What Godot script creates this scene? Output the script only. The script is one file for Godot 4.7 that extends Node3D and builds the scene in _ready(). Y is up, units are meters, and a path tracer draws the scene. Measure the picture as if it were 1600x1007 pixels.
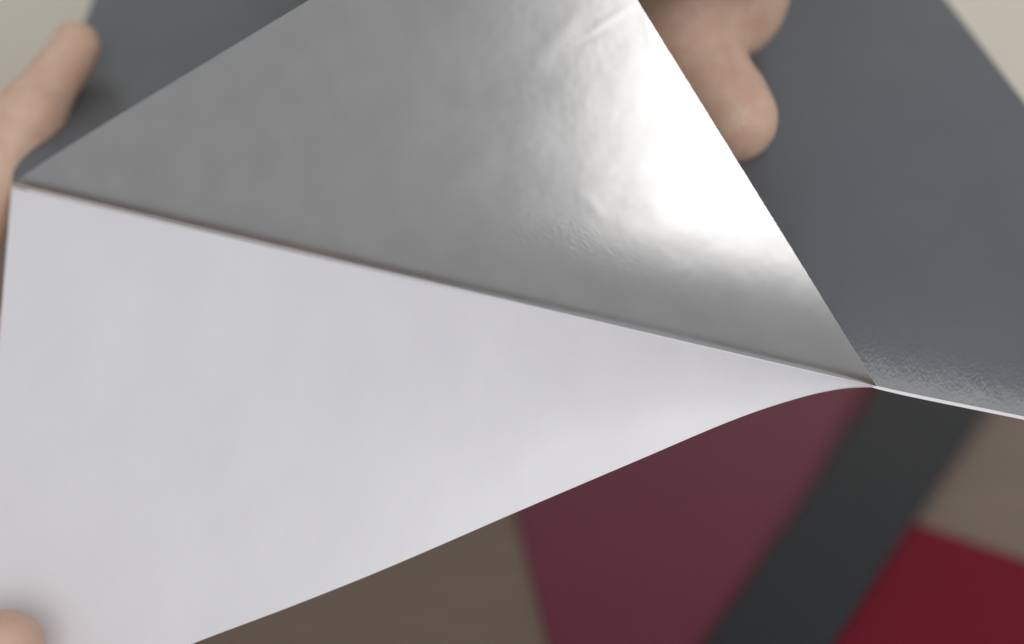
extends Node3D

# A dark vinyl film being peeled off its white backing paper, held in two hands above a table. Units are metres.

var used := {}


func numbered(called: String) -> String:
	if not used.has(called):
		used[called] = 0
		return called
	used[called] += 1
	return "%s_%03d" % [called, used[called]]


func tag(o: Node, label: String, category: String) -> void:
	o.set_meta("label", label)
	o.set_meta("category", category)


func thing(called: String, label: String, category: String, at := Vector3.ZERO) -> Node3D:
	var o := Node3D.new()
	o.name = numbered(called)
	add_child(o)
	o.position = at
	tag(o, label, category)
	return o


func put(called: String, mesh: Mesh, mat: Material, parent: Node3D = self) -> MeshInstance3D:
	var o := MeshInstance3D.new()
	o.name = numbered(called) if parent == self else called
	o.mesh = mesh
	if mat:
		o.material_override = mat
	parent.add_child(o, true)
	o.position = -parent.position if parent != self else Vector3.ZERO
	return o


func noise(freq: float, oct: int, seed_: int, kind := FastNoiseLite.TYPE_SIMPLEX_SMOOTH) -> FastNoiseLite:
	var n := FastNoiseLite.new()
	n.noise_type = kind
	n.frequency = freq
	n.fractal_octaves = oct
	n.seed = seed_
	return n


func tex(n: FastNoiseLite, size := 512, normal := false, strength := 4.0, low := Color.BLACK, high := Color.WHITE) -> NoiseTexture2D:
	var t := NoiseTexture2D.new()
	t.width = size
	t.height = size
	t.seamless = true
	t.noise = n
	t.as_normal_map = normal
	t.bump_strength = strength
	if not normal:
		var g := Gradient.new()
		g.colors = PackedColorArray([low, high])
		t.color_ramp = g
	return t


func lin(r: float, g: float, b: float) -> Color:
	return Color(r, g, b).linear_to_srgb()


# low..high: the darkest and lightest tone of the stuff itself, as real-world base colours
func stuff(low: Color, high: Color, rough: float, scale: float, freq: float, bump := 0.0, bump_freq := 0.05, bump_scale := 0.0, seed_ := 1) -> StandardMaterial3D:
	var m := StandardMaterial3D.new()
	m.albedo_texture = tex(noise(freq, 4, seed_), 512, false, 0.0, low, high)
	m.roughness = rough
	m.uv1_triplanar = true
	m.uv1_scale = Vector3.ONE * scale
	if bump > 0.0:
		m.normal_enabled = true
		m.normal_texture = tex(noise(bump_freq, 3, seed_ + 7), 512, true, 6.0)
		m.normal_scale = bump
	return m


# ---- shapes -------------------------------------------------------------

func tri(st: SurfaceTool, a: Vector3, b: Vector3, c: Vector3, na: Vector3, nb: Vector3, nc: Vector3) -> void:
	if (b - a).cross(c - a).dot(na + nb + nc) > 0.0:
		var t := b
		b = c
		c = t
		t = nb
		nb = nc
		nc = t
	for k in [[a, na], [b, nb], [c, nc]]:
		st.set_normal(k[1])
		st.add_vertex(k[0])


# A sheet of thickness t whose middle is where.call(u, v); surface 0 is the side that faces `side`, surface 1 the other side, surface 2 the cut edge.
func sheet(where: Callable, nu: int, nv: int, t: float, side: Vector3, front: Material, back: Material, rim: Material, off := 0.0) -> ArrayMesh:
	var p: Array[PackedVector3Array] = []
	var n: Array[PackedVector3Array] = []
	for j in nv + 1:
		var row := PackedVector3Array()
		for i in nu + 1:
			row.append(where.call(float(i) / nu, float(j) / nv))
		p.append(row)
	for j in nv + 1:
		var row := PackedVector3Array()
		for i in nu + 1:
			var jn := clampi(j, 1, nv - 1)
			var du: Vector3 = p[j][mini(i + 1, nu)] - p[j][maxi(i - 1, 0)]
			if du.length() < 1e-6:
				du = p[jn][mini(i + 1, nu)] - p[jn][maxi(i - 1, 0)]
			var dv: Vector3 = p[mini(j + 1, nv)][i] - p[maxi(j - 1, 0)][i]
			if dv.length() < 1e-6:
				dv = p[mini(j + 1, nv)][clampi(i, 2, nu - 2)] - p[maxi(j - 1, 0)][clampi(i, 2, nu - 2)]
			var nn := du.cross(dv).normalized()
			row.append(nn if nn.dot(side) > 0.0 else -nn)
		n.append(row)
	var mesh := ArrayMesh.new()
	for s in 2:
		var st := SurfaceTool.new()
		st.begin(Mesh.PRIMITIVE_TRIANGLES)
		var sg := 1.0 - 2.0 * s
		var o := off + sg * t / 2.0
		for j in nv:
			for i in nu:
				var a := p[j][i] + n[j][i] * o
				var b := p[j][i + 1] + n[j][i + 1] * o
				var c := p[j + 1][i + 1] + n[j + 1][i + 1] * o
				var d := p[j + 1][i] + n[j + 1][i] * o
				if not a.is_equal_approx(b):
					tri(st, a, b, c, n[j][i] * sg, n[j][i + 1] * sg, n[j + 1][i + 1] * sg)
				if not c.is_equal_approx(d):
					tri(st, a, c, d, n[j][i] * sg, n[j + 1][i + 1] * sg, n[j + 1][i] * sg)
		st.set_material(front if s == 0 else back)
		st.commit(mesh)
	var loop: Array[Vector2i] = []
	for i in nu:
		loop.append(Vector2i(i, 0))
	for j in nv:
		loop.append(Vector2i(nu, j))
	for i in nu:
		loop.append(Vector2i(nu - i, nv))
	for j in nv:
		loop.append(Vector2i(0, nv - j))
	var mid: Vector3 = p[nv / 2][nu / 2]
	var es := SurfaceTool.new()
	es.begin(Mesh.PRIMITIVE_TRIANGLES)
	for k in loop.size():
		var e := loop[k]
		var f := loop[(k + 1) % loop.size()]
		var pe := p[e.y][e.x]
		var pf := p[f.y][f.x]
		if pe.distance_to(pf) < 1e-7:
			continue
		var ne := n[e.y][e.x]
		var nf := n[f.y][f.x]
		var out := (pf - pe).cross(ne).normalized()
		if out.dot((pe + pf) / 2.0 - mid) < 0.0:
			out = -out
		var lo := off - t / 2.0
		var hi := off + t / 2.0
		tri(es, pe + ne * lo, pf + nf * lo, pf + nf * hi, out, out, out)
		tri(es, pe + ne * lo, pf + nf * hi, pe + ne * hi, out, out, out)
	es.set_material(rim)
	es.commit(mesh)
	return mesh


# A smooth line through points, as a Curve3D
func curve(points: Array) -> Curve3D:
	var c := Curve3D.new()
	c.bake_interval = 0.002
	for k in points.size():
		var a: Vector3 = points[maxi(k - 1, 0)]
		var b: Vector3 = points[mini(k + 1, points.size() - 1)]
		var here: Vector3 = points[k]
		var to := (b - a).normalized()
		var l := here.distance_to(a) / 3.0
		var r := here.distance_to(b) / 3.0
		c.add_point(here, -to * l, to * r)
	return c


func on(c: Curve3D, u: float) -> Vector3:
	return c.sample_baked(u * c.get_baked_length(), true)


# One continuous skin round tapered bones [a, b, radius_a, radius_b]: surface nets on a grid
func skin(bones: Array, cell: float, blend: float) -> ArrayMesh:
	var lo := Vector3.ONE * 1e3
	var hi := -lo
	for b in bones:
		var r: float = maxf(b[2], b[3]) + blend + cell * 3.0
		for q in [b[0], b[1]]:
			lo = lo.min(q - Vector3.ONE * r)
			hi = hi.max(q + Vector3.ONE * r)
	var size := Vector3i(((hi - lo) / cell).ceil()) + Vector3i.ONE
	var sx := size.x
	var sxy := size.x * size.y
	var f := PackedFloat32Array()
	f.resize(sxy * size.z)
	f.fill(1.0)
	for b in bones:
		var a: Vector3 = b[0]
		var ra: float = b[2]
		var rb: float = b[3]
		var ba: Vector3 = b[1] - a
		var inv := 1.0 / maxf(ba.length_squared(), 1e-12)
		var reach := maxf(ra, rb) + blend + cell * 2.0
		var i0 := Vector3i(((a.min(b[1]) - Vector3.ONE * reach - lo) / cell).floor()).clamp(Vector3i.ZERO, size - Vector3i.ONE)
		var i1 := Vector3i(((a.max(b[1]) + Vector3.ONE * reach - lo) / cell).ceil()).clamp(Vector3i.ZERO, size - Vector3i.ONE)
		for z in range(i0.z, i1.z + 1):
			for y in range(i0.y, i1.y + 1):
				var at := z * sxy + y * sx
				for x in range(i0.x, i1.x + 1):
					var pa := lo + Vector3(x, y, z) * cell - a
					var h := clampf(pa.dot(ba) * inv, 0.0, 1.0)
					var d := (pa - ba * h).length() - lerpf(ra, rb, h)
					var g := f[at + x]
					var k := maxf(blend - absf(g - d), 0.0) / blend
					f[at + x] = minf(g, d) - k * k * blend * 0.25
	var where := PackedInt32Array()
	where.resize(f.size())
	where.fill(-1)
	var verts := PackedVector3Array()
	var norms := PackedVector3Array()
	var corner := [0, 1, sx, sx + 1, sxy, sxy + 1, sxy + sx, sxy + sx + 1]
	var step := [Vector3(0, 0, 0), Vector3(1, 0, 0), Vector3(0, 1, 0), Vector3(1, 1, 0), Vector3(0, 0, 1), Vector3(1, 0, 1), Vector3(0, 1, 1), Vector3(1, 1, 1)]
	var edges := [[0, 1], [2, 3], [4, 5], [6, 7], [0, 2], [1, 3], [4, 6], [5, 7], [0, 4], [1, 5], [2, 6], [3, 7]]
	for z in size.z - 1:
		for y in size.y - 1:
			for x in size.x - 1:
				var at := z * sxy + y * sx + x
				if absf(f[at]) > cell * 2.0:
					continue
				var inside := 0
				for k in 8:
					if f[at + corner[k]] < 0.0:
						inside += 1
				if inside == 0 or inside == 8:
					continue
				var sum := Vector3.ZERO
				var count := 0
				for e in edges:
					var fa := f[at + corner[e[0]]]
					var fb := f[at + corner[e[1]]]
					if (fa < 0.0) != (fb < 0.0):
						sum += (step[e[0]] as Vector3).lerp(step[e[1]], fa / (fa - fb))
						count += 1
				var g := Vector3(f[at + 1] - f[at] + f[at + sxy + sx + 1] - f[at + sxy + sx], f[at + sx] - f[at] + f[at + sxy + sx + 1] - f[at + sxy + 1], f[at + sxy] - f[at] + f[at + sxy + sx + 1] - f[at + sx + 1])
				where[at] = verts.size()
				verts.append(lo + (Vector3(x, y, z) + sum / count) * cell)
				norms.append(g.normalized())
	var st := SurfaceTool.new()
	st.begin(Mesh.PRIMITIVE_TRIANGLES)
	for z in range(1, size.z - 1):
		for y in range(1, size.y - 1):
			for x in range(1, size.x - 1):
				var at := z * sxy + y * sx + x
				if where[at] < 0 and absf(f[at]) > cell * 2.0:
					continue
				for d in [[1, sx, sxy], [sx, sxy, 1], [sxy, 1, sx]]:
					if (f[at] < 0.0) == (f[at + d[0]] < 0.0):
						continue
					var q := [where[at], where[at - d[1]], where[at - d[1] - d[2]], where[at - d[2]]]
					if q.min() < 0:
						continue
					tri(st, verts[q[0]], verts[q[1]], verts[q[2]], norms[q[0]], norms[q[1]], norms[q[2]])
					tri(st, verts[q[0]], verts[q[2]], verts[q[3]], norms[q[0]], norms[q[2]], norms[q[3]])
	st.index()
	return st.commit()


# A curved nail lying on the end of a finger bone that runs from a (knuckle) to b (tip) with radius r; out is where the back of the finger faces
func nail(a: Vector3, b: Vector3, ra: float, rb: float, out: Vector3, length: float, mat: Material) -> ArrayMesh:
	var ax := (b - a).normalized()
	var up := (out - ax * out.dot(ax)).normalized()
	var across := ax.cross(up)
	var at := func(u: float, v: float) -> Vector3:
		var wide := (0.82 + 0.18 * sin(PI * minf(v * 1.6, 1.0))) * sqrt(maxf(1.0 - pow(absf(v - 0.45) / 0.58, 4.0), 0.02))
		var ang := (u - 0.5) * 2.0 * 0.95 * wide
		var along := (v - 0.8) * length
		var r := lerpf(ra, rb, clampf(1.0 + along / (b - a).length(), 0.0, 1.0))
		if along > 0.0:
			r = sqrt(maxf(r * r - along * along, 0.0))
		return b + ax * along + (up * cos(ang) + across * sin(ang)) * (r - 0.00005)
	return sheet(at, 12, 14, 0.0006, up, mat, mat, mat)


# A flat piece of cloth or webbing of thickness t lying on the table, its outline given from above, with a rounded edge
func laid(outline: Array, t: float, base: float) -> ArrayMesh:
	var flat := PackedVector2Array()
	for q in outline:
		flat.append(Vector2(q.x, q.z))
	if Geometry2D.is_polygon_clockwise(flat):
		flat.reverse()
	var st := SurfaceTool.new()
	st.begin(Mesh.PRIMITIVE_TRIANGLES)
	var rings: Array[PackedVector2Array] = []
	var level := [0.0, t * 0.5, t * 0.85, t]
	for inset in [0.0, 0.0, t * 0.25, t * 0.7]:
		var ring := PackedVector2Array()
		for k in flat.size():
			var before := (flat[k] - flat[k - 1]).normalized()
			var after := (flat[(k + 1) % flat.size()] - flat[k]).normalized()
			var m := (before.orthogonal() + after.orthogonal())
			ring.append(flat[k] - m.normalized() * inset * 1.2)
		rings.append(ring)
	if not Geometry2D.is_point_in_polygon(rings[3][0], flat):
		for r in [2, 3]:
			for k in flat.size():
				rings[r][k] = flat[k] * 2.0 - rings[r][k]
	var mid := Vector2.ZERO
	for q in flat:
		mid += q / flat.size()
	for r in 3:
		for k in flat.size():
			var l := (k + 1) % flat.size()
			var a := Vector3(rings[r][k].x, base + level[r], rings[r][k].y)
			var b := Vector3(rings[r][l].x, base + level[r], rings[r][l].y)
			var c := Vector3(rings[r + 1][l].x, base + level[r + 1], rings[r + 1][l].y)
			var d := Vector3(rings[r + 1][k].x, base + level[r + 1], rings[r + 1][k].y)
			var side2 := (flat[l] - flat[k]).orthogonal().normalized()
			if side2.dot(rings[0][k] - rings[3][k]) < 0.0:
				side2 = -side2
			var o := (Vector3(side2.x, 0.0, side2.y) * (1.0 - r * 0.35) + Vector3.UP * r * 0.4).normalized()
			tri(st, a, b, c, o, o, o)
			tri(st, a, c, d, o, o, o)
	var cut := Geometry2D.triangulate_polygon(rings[3])
	for k in range(0, cut.size(), 3):
		var v: Array[Vector3] = []
		for i in 3:
			v.append(Vector3(rings[3][cut[k + i]].x, base + t, rings[3][cut[k + i]].y))
		tri(st, v[0], v[1], v[2], Vector3.UP, Vector3.UP, Vector3.UP)
	return st.commit()


func box(lo: Vector3, hi: Vector3) -> ArrayMesh:
	var b := BoxMesh.new()
	b.size = hi - lo
	var st := SurfaceTool.new()
	st.append_from(b, 0, Transform3D(Basis(), (lo + hi) / 2.0))
	return st.commit()


func _ready() -> void:
	# camera
	var cam := Camera3D.new()
	cam.name = "camera"
	add_child(cam)
	cam.position = Vector3(0, 0.25, 0)
	cam.rotation_degrees = Vector3(-25, 0, 0)
	cam.near = 0.01
	cam.far = 20.0
	var lens := CameraAttributesPhysical.new()
	lens.frustum_focal_length = 38.06
	lens.frustum_focus_distance = 0.254
	lens.frustum_near = 0.01
	lens.frustum_far = 20.0
	lens.exposure_aperture = 2.6
	cam.attributes = lens
	cam.fov = 35

	# room light: the pale room all round, and an unseen bright pane behind the camera, placed for the highlight and side light on the film
	var env := Environment.new()
	env.background_mode = Environment.BG_COLOR
	env.background_color = lin(0.37, 0.373, 0.379)
	env.tonemap_mode = Environment.TONE_MAPPER_LINEAR
	env.tonemap_exposure = 1.36
	env.sdfgi_enabled = true
	env.ssao_enabled = true
	env.ssil_enabled = true
	var we := WorldEnvironment.new()
	we.name = "room_air"
	we.environment = env
	add_child(we)
	var win := thing("unseen_window", "bright rectangle behind the camera, out of view, placed to light the film and give the silver flap its highlight", "unseen_window", Vector3(0.475, 0.585, 0.75))
	win.look_at(Vector3(0.475, 0.205, -0.26))
	var ww := 1.42
	var wh := 0.56
	var pane := BoxMesh.new()
	pane.size = Vector3(ww, wh, 0.004)
	var glow := StandardMaterial3D.new()
	glow.albedo_color = Color(0.8, 0.8, 0.8)
	glow.emission_enabled = true
	glow.emission = Color(1, 1, 1)
	glow.emission_energy_multiplier = 0.3
	var pn := put("unseen_pane", pane, glow, win)
	pn.position = Vector3(0, 0, 0.012)
	var white_paint := stuff(lin(0.7, 0.7, 0.68), lin(0.78, 0.78, 0.76), 0.5, 4.0, 0.02)
	for e in [[-1, 0], [1, 0], [0, -1], [0, 1]]:
		var bar := BoxMesh.new()
		bar.size = Vector3(0.04, wh + 0.08, 0.03) if e[0] != 0 else Vector3(ww, 0.04, 0.03)
		var fr := put("frame", bar, white_paint, win)
		fr.position = Vector3(e[0] * (ww / 2.0 + 0.02), e[1] * (wh / 2.0 + 0.02), 0.01)
	var day := AreaLight3D.new()
	day.name = "unseen_window_light"
	day.area_size = Vector2(ww, wh)
	day.area_normalize_energy = false
	day.light_energy = 0.58
	day.light_color = Color(1.0, 0.99, 0.985)
	day.area_range = 6.0
	day.shadow_enabled = true
	win.add_child(day)
	day.position = Vector3(0, 0, 0.005)

	setting()
	film_and_backing()
	hands()


func setting() -> void:
	var wood := stuff(lin(0.19, 0.142, 0.115), lin(0.225, 0.17, 0.14), 0.5, 3.0, 0.01, 0.15, 0.08)
	wood.uv1_scale = Vector3(3, 3, 14)
	var top := put("table_top", box(Vector3(-1.0, -0.03, -0.70), Vector3(1.0, 0.0, -0.05)), wood)
	top.set_meta("kind", "structure")
	var paint := stuff(lin(0.89, 0.86, 0.745), lin(0.92, 0.89, 0.78), 0.8, 2.0, 0.012, 0.2, 0.1)
	var wall := put("wall", box(Vector3(-1.4, -0.6, -0.80), Vector3(1.4, 0.75, -0.71)), paint)
	wall.set_meta("kind", "structure")
	var red := stuff(lin(0.175, 0.011, 0.025), lin(0.215, 0.015, 0.034), 0.75, 30.0, 0.05, 0.3, 0.2)
	red.metallic_specular = 0.25
	var cloth := put("red_cloth", laid([Vector3(0.1969, 0.0000, -0.4901), Vector3(0.2132, 0.0000, -0.4612), Vector3(0.1629, 0.0000, -0.3406), Vector3(0.1968, 0.0000, -0.3169), Vector3(0.2646, 0.0000, -0.2719), Vector3(0.1849, 0.0000, -0.1796), Vector3(0.0336, 0.0000, -0.1796), Vector3(0.0818, 0.0000, -0.2728)], 0.002, 0.0003), red)
	tag(cloth, "crimson cloth lying on the brown table to the right of the black strap", "cloth")
	var hazed_red := stuff(lin(0.14, 0.010, 0.040), lin(0.17, 0.014, 0.050), 0.7, 30.0, 0.05, 0.3, 0.2, 0.0, 3)  # red shifted to mauve, with rim and coat below, imitating a hazy veil
	hazed_red.rim_enabled = true
	hazed_red.rim = 0.35
	hazed_red.metallic_specular = 0.3
	hazed_red.clearcoat_enabled = true
	hazed_red.clearcoat = 0.25
	hazed_red.clearcoat_roughness = 0.4
	hazed_red.rim_tint = 0.2
	var hazed_cloth := put("hazed_red_cloth", laid([Vector3(0.0135, 0.0000, -0.2658), Vector3(0.0031, 0.0000, -0.3372), Vector3(-0.0194, 0.0000, -0.5056), Vector3(0.2034, 0.0000, -0.5056), Vector3(0.0809, 0.0000, -0.2728), Vector3(0.0319, 0.0000, -0.1796), Vector3(0.0269, 0.0000, -0.1796)], 0.002, 0.0003), hazed_red)
	tag(hazed_cloth, "red cloth on the brown table left of the black strap, pale haze put into its tint and sheen", "cloth")
	var web := stuff(lin(0.008, 0.0125, 0.022), lin(0.011, 0.0175, 0.029), 0.5, 60.0, 0.1, 0.5, 0.25)
	var strap := put("black_strap", laid([Vector3(0.0685, 0.0000, -0.2728), Vector3(0.1192, 0.0000, -0.3502), Vector3(0.1886, 0.0000, -0.4612), Vector3(0.2486, 0.0000, -0.5574), Vector3(0.3213, 0.0000, -0.5574), Vector3(0.2532, 0.0000, -0.4612), Vector3(0.1629, 0.0000, -0.3406), Vector3(0.1127, 0.0000, -0.2728), Vector3(0.0471, 0.0000, -0.1796), Vector3(0.0084, 0.0000, -0.1796)], 0.003, 0.0026), web)
	tag(strap, "flat black strap lying slantwise between the hazy red and the crimson cloth", "strap")


func film_and_backing() -> void:
	var p0 := Vector3(-0.1392, 0.1646, -0.2746)
	var p1 := Vector3(0.0910, 0.1278, -0.2244)
	var tip := Vector3(0.0086, 0.2478, -0.2693)
	var n_sheet := Vector3(0.0184, 0.8478, 0.5299)
	var n_flap := Vector3(-0.1701, 0.2408, 0.9556)
	# materials
	var grey_face := stuff(lin(0.088, 0.098, 0.110), lin(0.102, 0.113, 0.126), 0.36, 8.0, 0.008, 0.08, 0.3, 0.0, 5)
	grey_face.metallic_specular = 0.9
	grey_face.roughness = 0.42
	grey_face.roughness_texture = tex(noise(0.02, 5, 19), 512, false, 0.0, Color(0.7, 0.7, 0.7), Color(1, 1, 1))
	var silver := stuff(lin(0.42, 0.42, 0.42), lin(0.475, 0.475, 0.475), 0.26, 9.0, 0.012, 0.0, 0.06, 0.0, 11)
	silver.roughness = 0.25
	silver.roughness_texture = tex(noise(0.012, 5, 13), 512, false, 0.0, Color(0.75, 0.75, 0.75), Color(1, 1, 1))
	silver.metallic = 1.0
	var white := stuff(lin(0.72, 0.712, 0.745), lin(0.765, 0.757, 0.785), 0.4, 10.0, 0.008, 0.05, 0.05, 0.0, 21)
	white.clearcoat_enabled = true
	white.clearcoat = 0.5
	white.clearcoat_roughness = 0.38
	var cut_edge := StandardMaterial3D.new()
	cut_edge.albedo_color = lin(0.62, 0.62, 0.63)
	cut_edge.roughness = 0.6

	# the film: one face still stuck down, one corner folded up
	var film := thing("vinyl_film", "dark grey glossy vinyl film, one corner peeled up showing its silver underside", "film", p1)
	var low_edge := curve([p0, p1, Vector3(0.1258, 0.1229, -0.2177), Vector3(0.1836, 0.1146, -0.2065)])
	var stops := low_edge.get_baked_length()
	var far_edge := curve([Vector3(-0.1320, 0.2699, -0.4439), Vector3(-0.0497, 0.2700, -0.4470), Vector3(0.1006, 0.2703, -0.4526)])
	var sag := func(u: float, v: float) -> Vector3:
		return n_sheet * -0.010 * pow(1.0 - smoothstep(0.0, 0.45, u), 2.0) * smoothstep(0.0, 0.3, v)
	var grit := noise(700.0, 3, 17)
	var face := func(u: float, v: float) -> Vector3:
		var a := low_edge.sample_baked(u * stops, true)
		var b := on(far_edge, u)
		var q := a.lerp(b, v)
		# the cut edge rolls down a little
		var rough := grit.get_noise_3dv(q * Vector3(0.5, 1.0, 1.0)) * 0.0003 * exp(-v / 0.035) * smoothstep(0.0, 0.012, v)
		return q + n_sheet * (0.0065 * (1.0 - exp(-v / 0.045)) + rough) + sag.call(u, v) + n_sheet * 0.004 * sin(PI * u) * sin(PI * v)
	put("film_face", sheet(face, 420, 180, 0.00025, n_sheet, grey_face, silver, cut_edge), null, film)

	var wrinkle := noise(70.0, 3, 3)
	var bubble := noise(900.0, 2, 8)
	# creases pressed into the film by the fingers: [from, to, half width, height]
	var creases := [
		[Vector3(0.0196, 0.2090, -0.2567), Vector3(0.0301, 0.2146, -0.2594), 0.0012, 0.00016], [Vector3(0.0157, 0.2059, -0.2553), Vector3(0.0219, 0.2084, -0.2564), 0.0010, -0.00008], [Vector3(0.0329, 0.2115, -0.2579), Vector3(0.0360, 0.2002, -0.2526), 0.0014, 0.00010],
		[Vector3(0.0410, 0.2002, -0.2526), Vector3(0.0451, 0.1917, -0.2486), 0.0011, 0.00012], [Vector3(0.0446, 0.1853, -0.2457), Vector3(0.0513, 0.1786, -0.2426), 0.0010, -0.00012], [Vector3(0.0070, 0.2030, -0.2539), Vector3(0.0164, 0.2129, -0.2586), 0.0025, 0.00018],
		[Vector3(0.0168, 0.1717, -0.2448), Vector3(0.0232, 0.1652, -0.2418), 0.0018, 0.00010], [Vector3(0.0548, 0.1732, -0.2400), Vector3(0.0618, 0.1640, -0.2357), 0.0010, 0.00006],
	]
	var scuff := Vector3(0.0081, 0.1543, -0.2420)
	var along := (Vector3(0.0260, 0.1499, -0.2391) - scuff).normalized()
	var flap := func(u: float, v: float) -> Vector3:
		var q := p0.lerp(p1, u).lerp(tip, v)
		var b := 0.0030 * (1.0 - exp(-v / 0.09)) * (1.0 - v)
		b += 0.0009 * (1.0 - exp(-v / 0.055)) * (1.0 - v)
		q += n_flap * b
		var w := 0.000022 * wrinkle.get_noise_3dv(q)
		for c in creases:
			var ab: Vector3 = c[1] - c[0]
			var h := clampf((q - c[0]).dot(ab) / ab.length_squared(), 0.0, 1.0)
			var d: float = q.distance_to(c[0] + ab * h + n_flap * (q - c[0] - ab * h).dot(n_flap)) / c[2]
			if d < 3.0:
				w += 0.18 * c[3] * exp(-d * d) * (0.4 + 2.4 * h * (1.0 - h))
		var far := q - scuff
		var reach := (far - along * far.dot(along) * 0.55).length()
		if reach < 0.02:
			w += 0.000026 * maxf(0.0, bubble.get_noise_3dv(q) - 0.05) * (1.0 - smoothstep(0.004, 0.018, reach))
		q += (p1 - p0).normalized() * 0.00016 * wrinkle.get_noise_2d(v * 90.0, 5.0) * smoothstep(0.7, 1.0, u)
		return q + n_flap * w * (1.0 - exp(-v / 0.02))
	put("peeled_flap", sheet(flap, 420, 300, 0.00025, n_flap, silver, grey_face, cut_edge), null, film)

	# the backing paper: it goes on under the stuck film and droops free in front
	var paper := thing("backing_paper", "glossy white backing paper laid bare below the silver flap, its front edge drooping", "paper", p1)
	var below := n_sheet * -0.0006
	var under_edge := curve([p0, p1, Vector3(0.1258, 0.1229, -0.2177), Vector3(0.1836, 0.1146, -0.2065)])
	var ul := under_edge.get_baked_length()
	var bend := under_edge.get_closest_offset(p1) / ul
	var under := func(u: float, v: float) -> Vector3:
		var a := under_edge.sample_baked(u * ul, true)
		var b := on(far_edge, u)
		var q := a.lerp(b, v)
		return q + below + n_sheet * 0.0065 * (1.0 - exp(-v / 0.045)) + sag.call(u, v) + n_sheet * 0.004 * sin(PI * u) * sin(PI * v) + (a - b).normalized() * lerpf(0.0001, 0.0007, smoothstep(bend - 0.02, bend + 0.01, u)) * (1.0 - v)
	put("stuck_paper", sheet(under, 60, 40, 0.0005, n_sheet, white, white, cut_edge), null, paper)
	var free_edge := curve([Vector3(0.0921, 0.1276, -0.2246), Vector3(0.0829, 0.1275, -0.2237), Vector3(0.0714, 0.1258, -0.2218), Vector3(0.0555, 0.1213, -0.2192), Vector3(0.0316, 0.1128, -0.2141), Vector3(0.0031, 0.1024, -0.2081), Vector3(-0.0313, 0.0895, -0.2010), Vector3(-0.0548, 0.0810, -0.1970), Vector3(-0.0783, 0.0729, -0.1933), Vector3(-0.1096, 0.0611, -0.1878), Vector3(-0.1306, 0.0526, -0.1838)])
	var creased := noise(40.0, 3, 41)
	var n_free := Vector3(0, 0.55, 0.83)
	var bare := func(u: float, v: float) -> Vector3:
		var top := p1.lerp(Vector3(-0.1398, 0.1639, -0.2745), u)
		var low := on(free_edge, u)
		var q := top.lerp(low, v)
		return q + below * (1.0 - v) + n_free * 0.0037 * sin(PI * v) * smoothstep(0.0, 0.35, u) * (1.0 - 0.5 * smoothstep(0.4, 0.8, u)) + n_free * 0.00012 * creased.get_noise_3dv(q)
	put("bare_paper", sheet(bare, 120, 60, 0.0005, n_free, white, white, cut_edge), null, paper)


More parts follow.
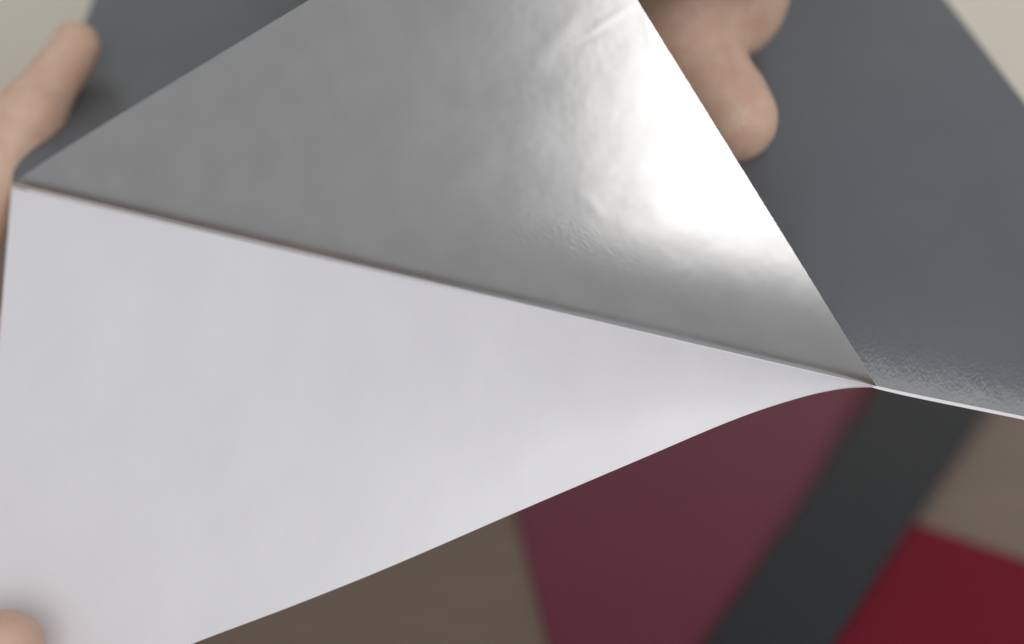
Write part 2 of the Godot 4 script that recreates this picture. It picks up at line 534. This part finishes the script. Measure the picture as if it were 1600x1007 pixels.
func hands() -> void:
	var flesh := stuff(lin(0.60, 0.36, 0.27), lin(0.68, 0.51, 0.38), 0.5, 18.0, 0.015, 0.25, 0.12, 0.0, 31)
	flesh.subsurf_scatter_enabled = true
	flesh.subsurf_scatter_strength = 0.08
	var nail_skin := stuff(lin(0.58, 0.41, 0.33), lin(0.63, 0.46, 0.38), 0.3, 18.0, 0.02, 0.0, 0.1, 0.0, 35)

	# left hand: forefinger behind the left edge, thumb in front of the paper
	var i_m := Vector3(-0.2130, 0.0925, -0.2741)
	var i_p := Vector3(-0.1542, 0.1530, -0.2737)
	var i_d := Vector3(-0.1379, 0.1799, -0.2895)
	var i_t := Vector3(-0.1290, 0.1965, -0.3094)
	var t_c := Vector3(-0.2490, 0.0687, -0.2244)
	var t_m := Vector3(-0.1921, 0.0580, -0.1973)
	var t_i := Vector3(-0.1500, 0.0641, -0.1858)
	var t_t := Vector3(-0.1196, 0.0785, -0.1848)
	var m_m := Vector3(-0.2300, 0.0653, -0.2725)
	var r_m := Vector3(-0.2381, 0.0450, -0.2630)
	var l_m := Vector3(-0.2445, 0.0300, -0.2505)
	var wrist := Vector3(-0.3106, 0.0352, -0.2419)
	var arm := Vector3(-0.4236, -0.0293, -0.2339)
	var left := [
		[i_m, i_p, 0.0108, 0.0094], [i_p, i_d, 0.0094, 0.0085], [i_d, i_t, 0.0085, 0.0070],
		[t_c, t_m, 0.017, 0.0125], [t_m, t_i, 0.0115, 0.0105], [t_i, t_t, 0.0108, 0.0095],
		[m_m, Vector3(-0.1980, 0.0877, -0.2995), 0.0108, 0.0098], [Vector3(-0.1980, 0.0877, -0.2995), Vector3(-0.1594, 0.1053, -0.3022), 0.0096, 0.0088], [Vector3(-0.1594, 0.1053, -0.3022), Vector3(-0.1303, 0.1154, -0.2903), 0.0086, 0.0074],
		[r_m, Vector3(-0.2096, 0.0579, -0.2911), 0.0102, 0.0094], [Vector3(-0.2096, 0.0579, -0.2911), Vector3(-0.1725, 0.0723, -0.2923), 0.0092, 0.0084], [Vector3(-0.1725, 0.0723, -0.2923), Vector3(-0.1445, 0.0838, -0.2811), 0.0082, 0.0072],
		[l_m, Vector3(-0.2214, 0.0337, -0.2743), 0.0092, 0.0082], [Vector3(-0.2214, 0.0337, -0.2743), Vector3(-0.1959, 0.0414, -0.2779), 0.008, 0.0074], [Vector3(-0.1959, 0.0414, -0.2779), Vector3(-0.1736, 0.0513, -0.2714), 0.0072, 0.0064],
		[wrist, i_m, 0.021, 0.0125], [wrist, m_m, 0.022, 0.0125], [wrist, r_m, 0.021, 0.012], [wrist, l_m, 0.02, 0.0115], [wrist, t_c, 0.021, 0.017], [t_c, i_m, 0.013, 0.011],
		[i_m, m_m, 0.0118, 0.0118], [m_m, r_m, 0.0118, 0.0115], [r_m, l_m, 0.0115, 0.011], [wrist, arm, 0.023, 0.029],
	]
	var hand := thing("hand", "hand at the left edge, forefinger on the dark film and thumb on the white paper", "hand", wrist)
	put("skin", skin(left, 0.0024, 0.005), flesh, hand)
	put("fingernail", nail(i_d, i_t, 0.0078, 0.0068, Vector3(-0.7, 0.7, 0.0), 0.012, nail_skin), nail_skin, hand)
	put("fingernail", nail(t_i, t_t, 0.0108, 0.0095, Vector3(-0.1, 0.35, 0.93), 0.014, nail_skin), nail_skin, hand)

	# right hand: comes down from above behind the flap, thumb tip on the dark film
	var a_c := Vector3(0.0482, 0.2779, -0.3164)
	var a_m := Vector3(0.0494, 0.2421, -0.2964)
	var a_i := Vector3(0.0478, 0.2016, -0.2952)
	var a_t := Vector3(0.0617, 0.1811, -0.2801)
	var b_m := Vector3(-0.0066, 0.2974, -0.3112)
	var c_m := Vector3(-0.0245, 0.3102, -0.3370)
	var d_m := Vector3(-0.0338, 0.3179, -0.3627)
	var e_m := Vector3(-0.0321, 0.3243, -0.3877)
	var wr := Vector3(0.0561, 0.3787, -0.4131)
	var ar := Vector3(0.1127, 0.5072, -0.5172)
	var rt := [
		[Vector3(0.0357, 0.2595, -0.3189), Vector3(0.0595, 0.2116, -0.3076), 0.021, 0.0205], [Vector3(0.0431, 0.2769, -0.3049), Vector3(0.0316, 0.2444, -0.2622), 0.021, 0.021], [Vector3(0.0309, 0.2465, -0.2577), Vector3(0.0795, 0.2492, -0.2589), 0.025, 0.025],  # knuckle, then two unseen bulks of the hand placed to shade it
		[a_c, a_m, 0.019, 0.016], [a_m, a_i, 0.0145, 0.0130], [a_i, a_t, 0.0128, 0.0118],
		[b_m, Vector3(-0.0147, 0.2619, -0.2648), 0.0105, 0.0096], [Vector3(-0.0147, 0.2619, -0.2648), Vector3(-0.0029, 0.2446, -0.2524), 0.0094, 0.0086], [Vector3(-0.0029, 0.2446, -0.2524), Vector3(0.0073, 0.2339, -0.2507), 0.0084, 0.0074],
		[c_m, Vector3(-0.0456, 0.2673, -0.3170), 0.0108, 0.0098], [Vector3(-0.0456, 0.2673, -0.3170), Vector3(-0.0532, 0.2402, -0.3077), 0.0096, 0.0088], [Vector3(-0.0532, 0.2402, -0.3077), Vector3(-0.0557, 0.2172, -0.3014), 0.0086, 0.0074],
		[d_m, Vector3(-0.0544, 0.2832, -0.3575), 0.0102, 0.0094], [Vector3(-0.0544, 0.2832, -0.3575), Vector3(-0.0466, 0.2586, -0.3461), 0.0092, 0.0084], [Vector3(-0.0466, 0.2586, -0.3461), Vector3(-0.0344, 0.2446, -0.3340), 0.0082, 0.0072],
		[e_m, Vector3(-0.0496, 0.2947, -0.3850), 0.0092, 0.0082], [Vector3(-0.0496, 0.2947, -0.3850), Vector3(-0.0393, 0.2741, -0.3754), 0.008, 0.0074], [Vector3(-0.0393, 0.2741, -0.3754), Vector3(-0.0285, 0.2627, -0.3645), 0.0072, 0.0064],
		[wr, b_m, 0.022, 0.0125], [wr, c_m, 0.022, 0.0125], [wr, d_m, 0.021, 0.012], [wr, e_m, 0.02, 0.0115], [wr, a_c, 0.021, 0.019], [a_c, b_m, 0.014, 0.011],
		[b_m, c_m, 0.0118, 0.0118], [c_m, d_m, 0.0118, 0.0115], [d_m, e_m, 0.0115, 0.011], [wr, ar, 0.023, 0.029],
	]
	var other := thing("hand", "hand reaching down from above behind the silver flap, thumb tip against the dark film", "hand", wr)
	put("skin", skin(rt, 0.0024, 0.005), flesh, other)
	put("thumbnail", nail(a_i, a_t, 0.0128, 0.0118, Vector3(0.55, 0.25, -0.8), 0.014, nail_skin), nail_skin, other)
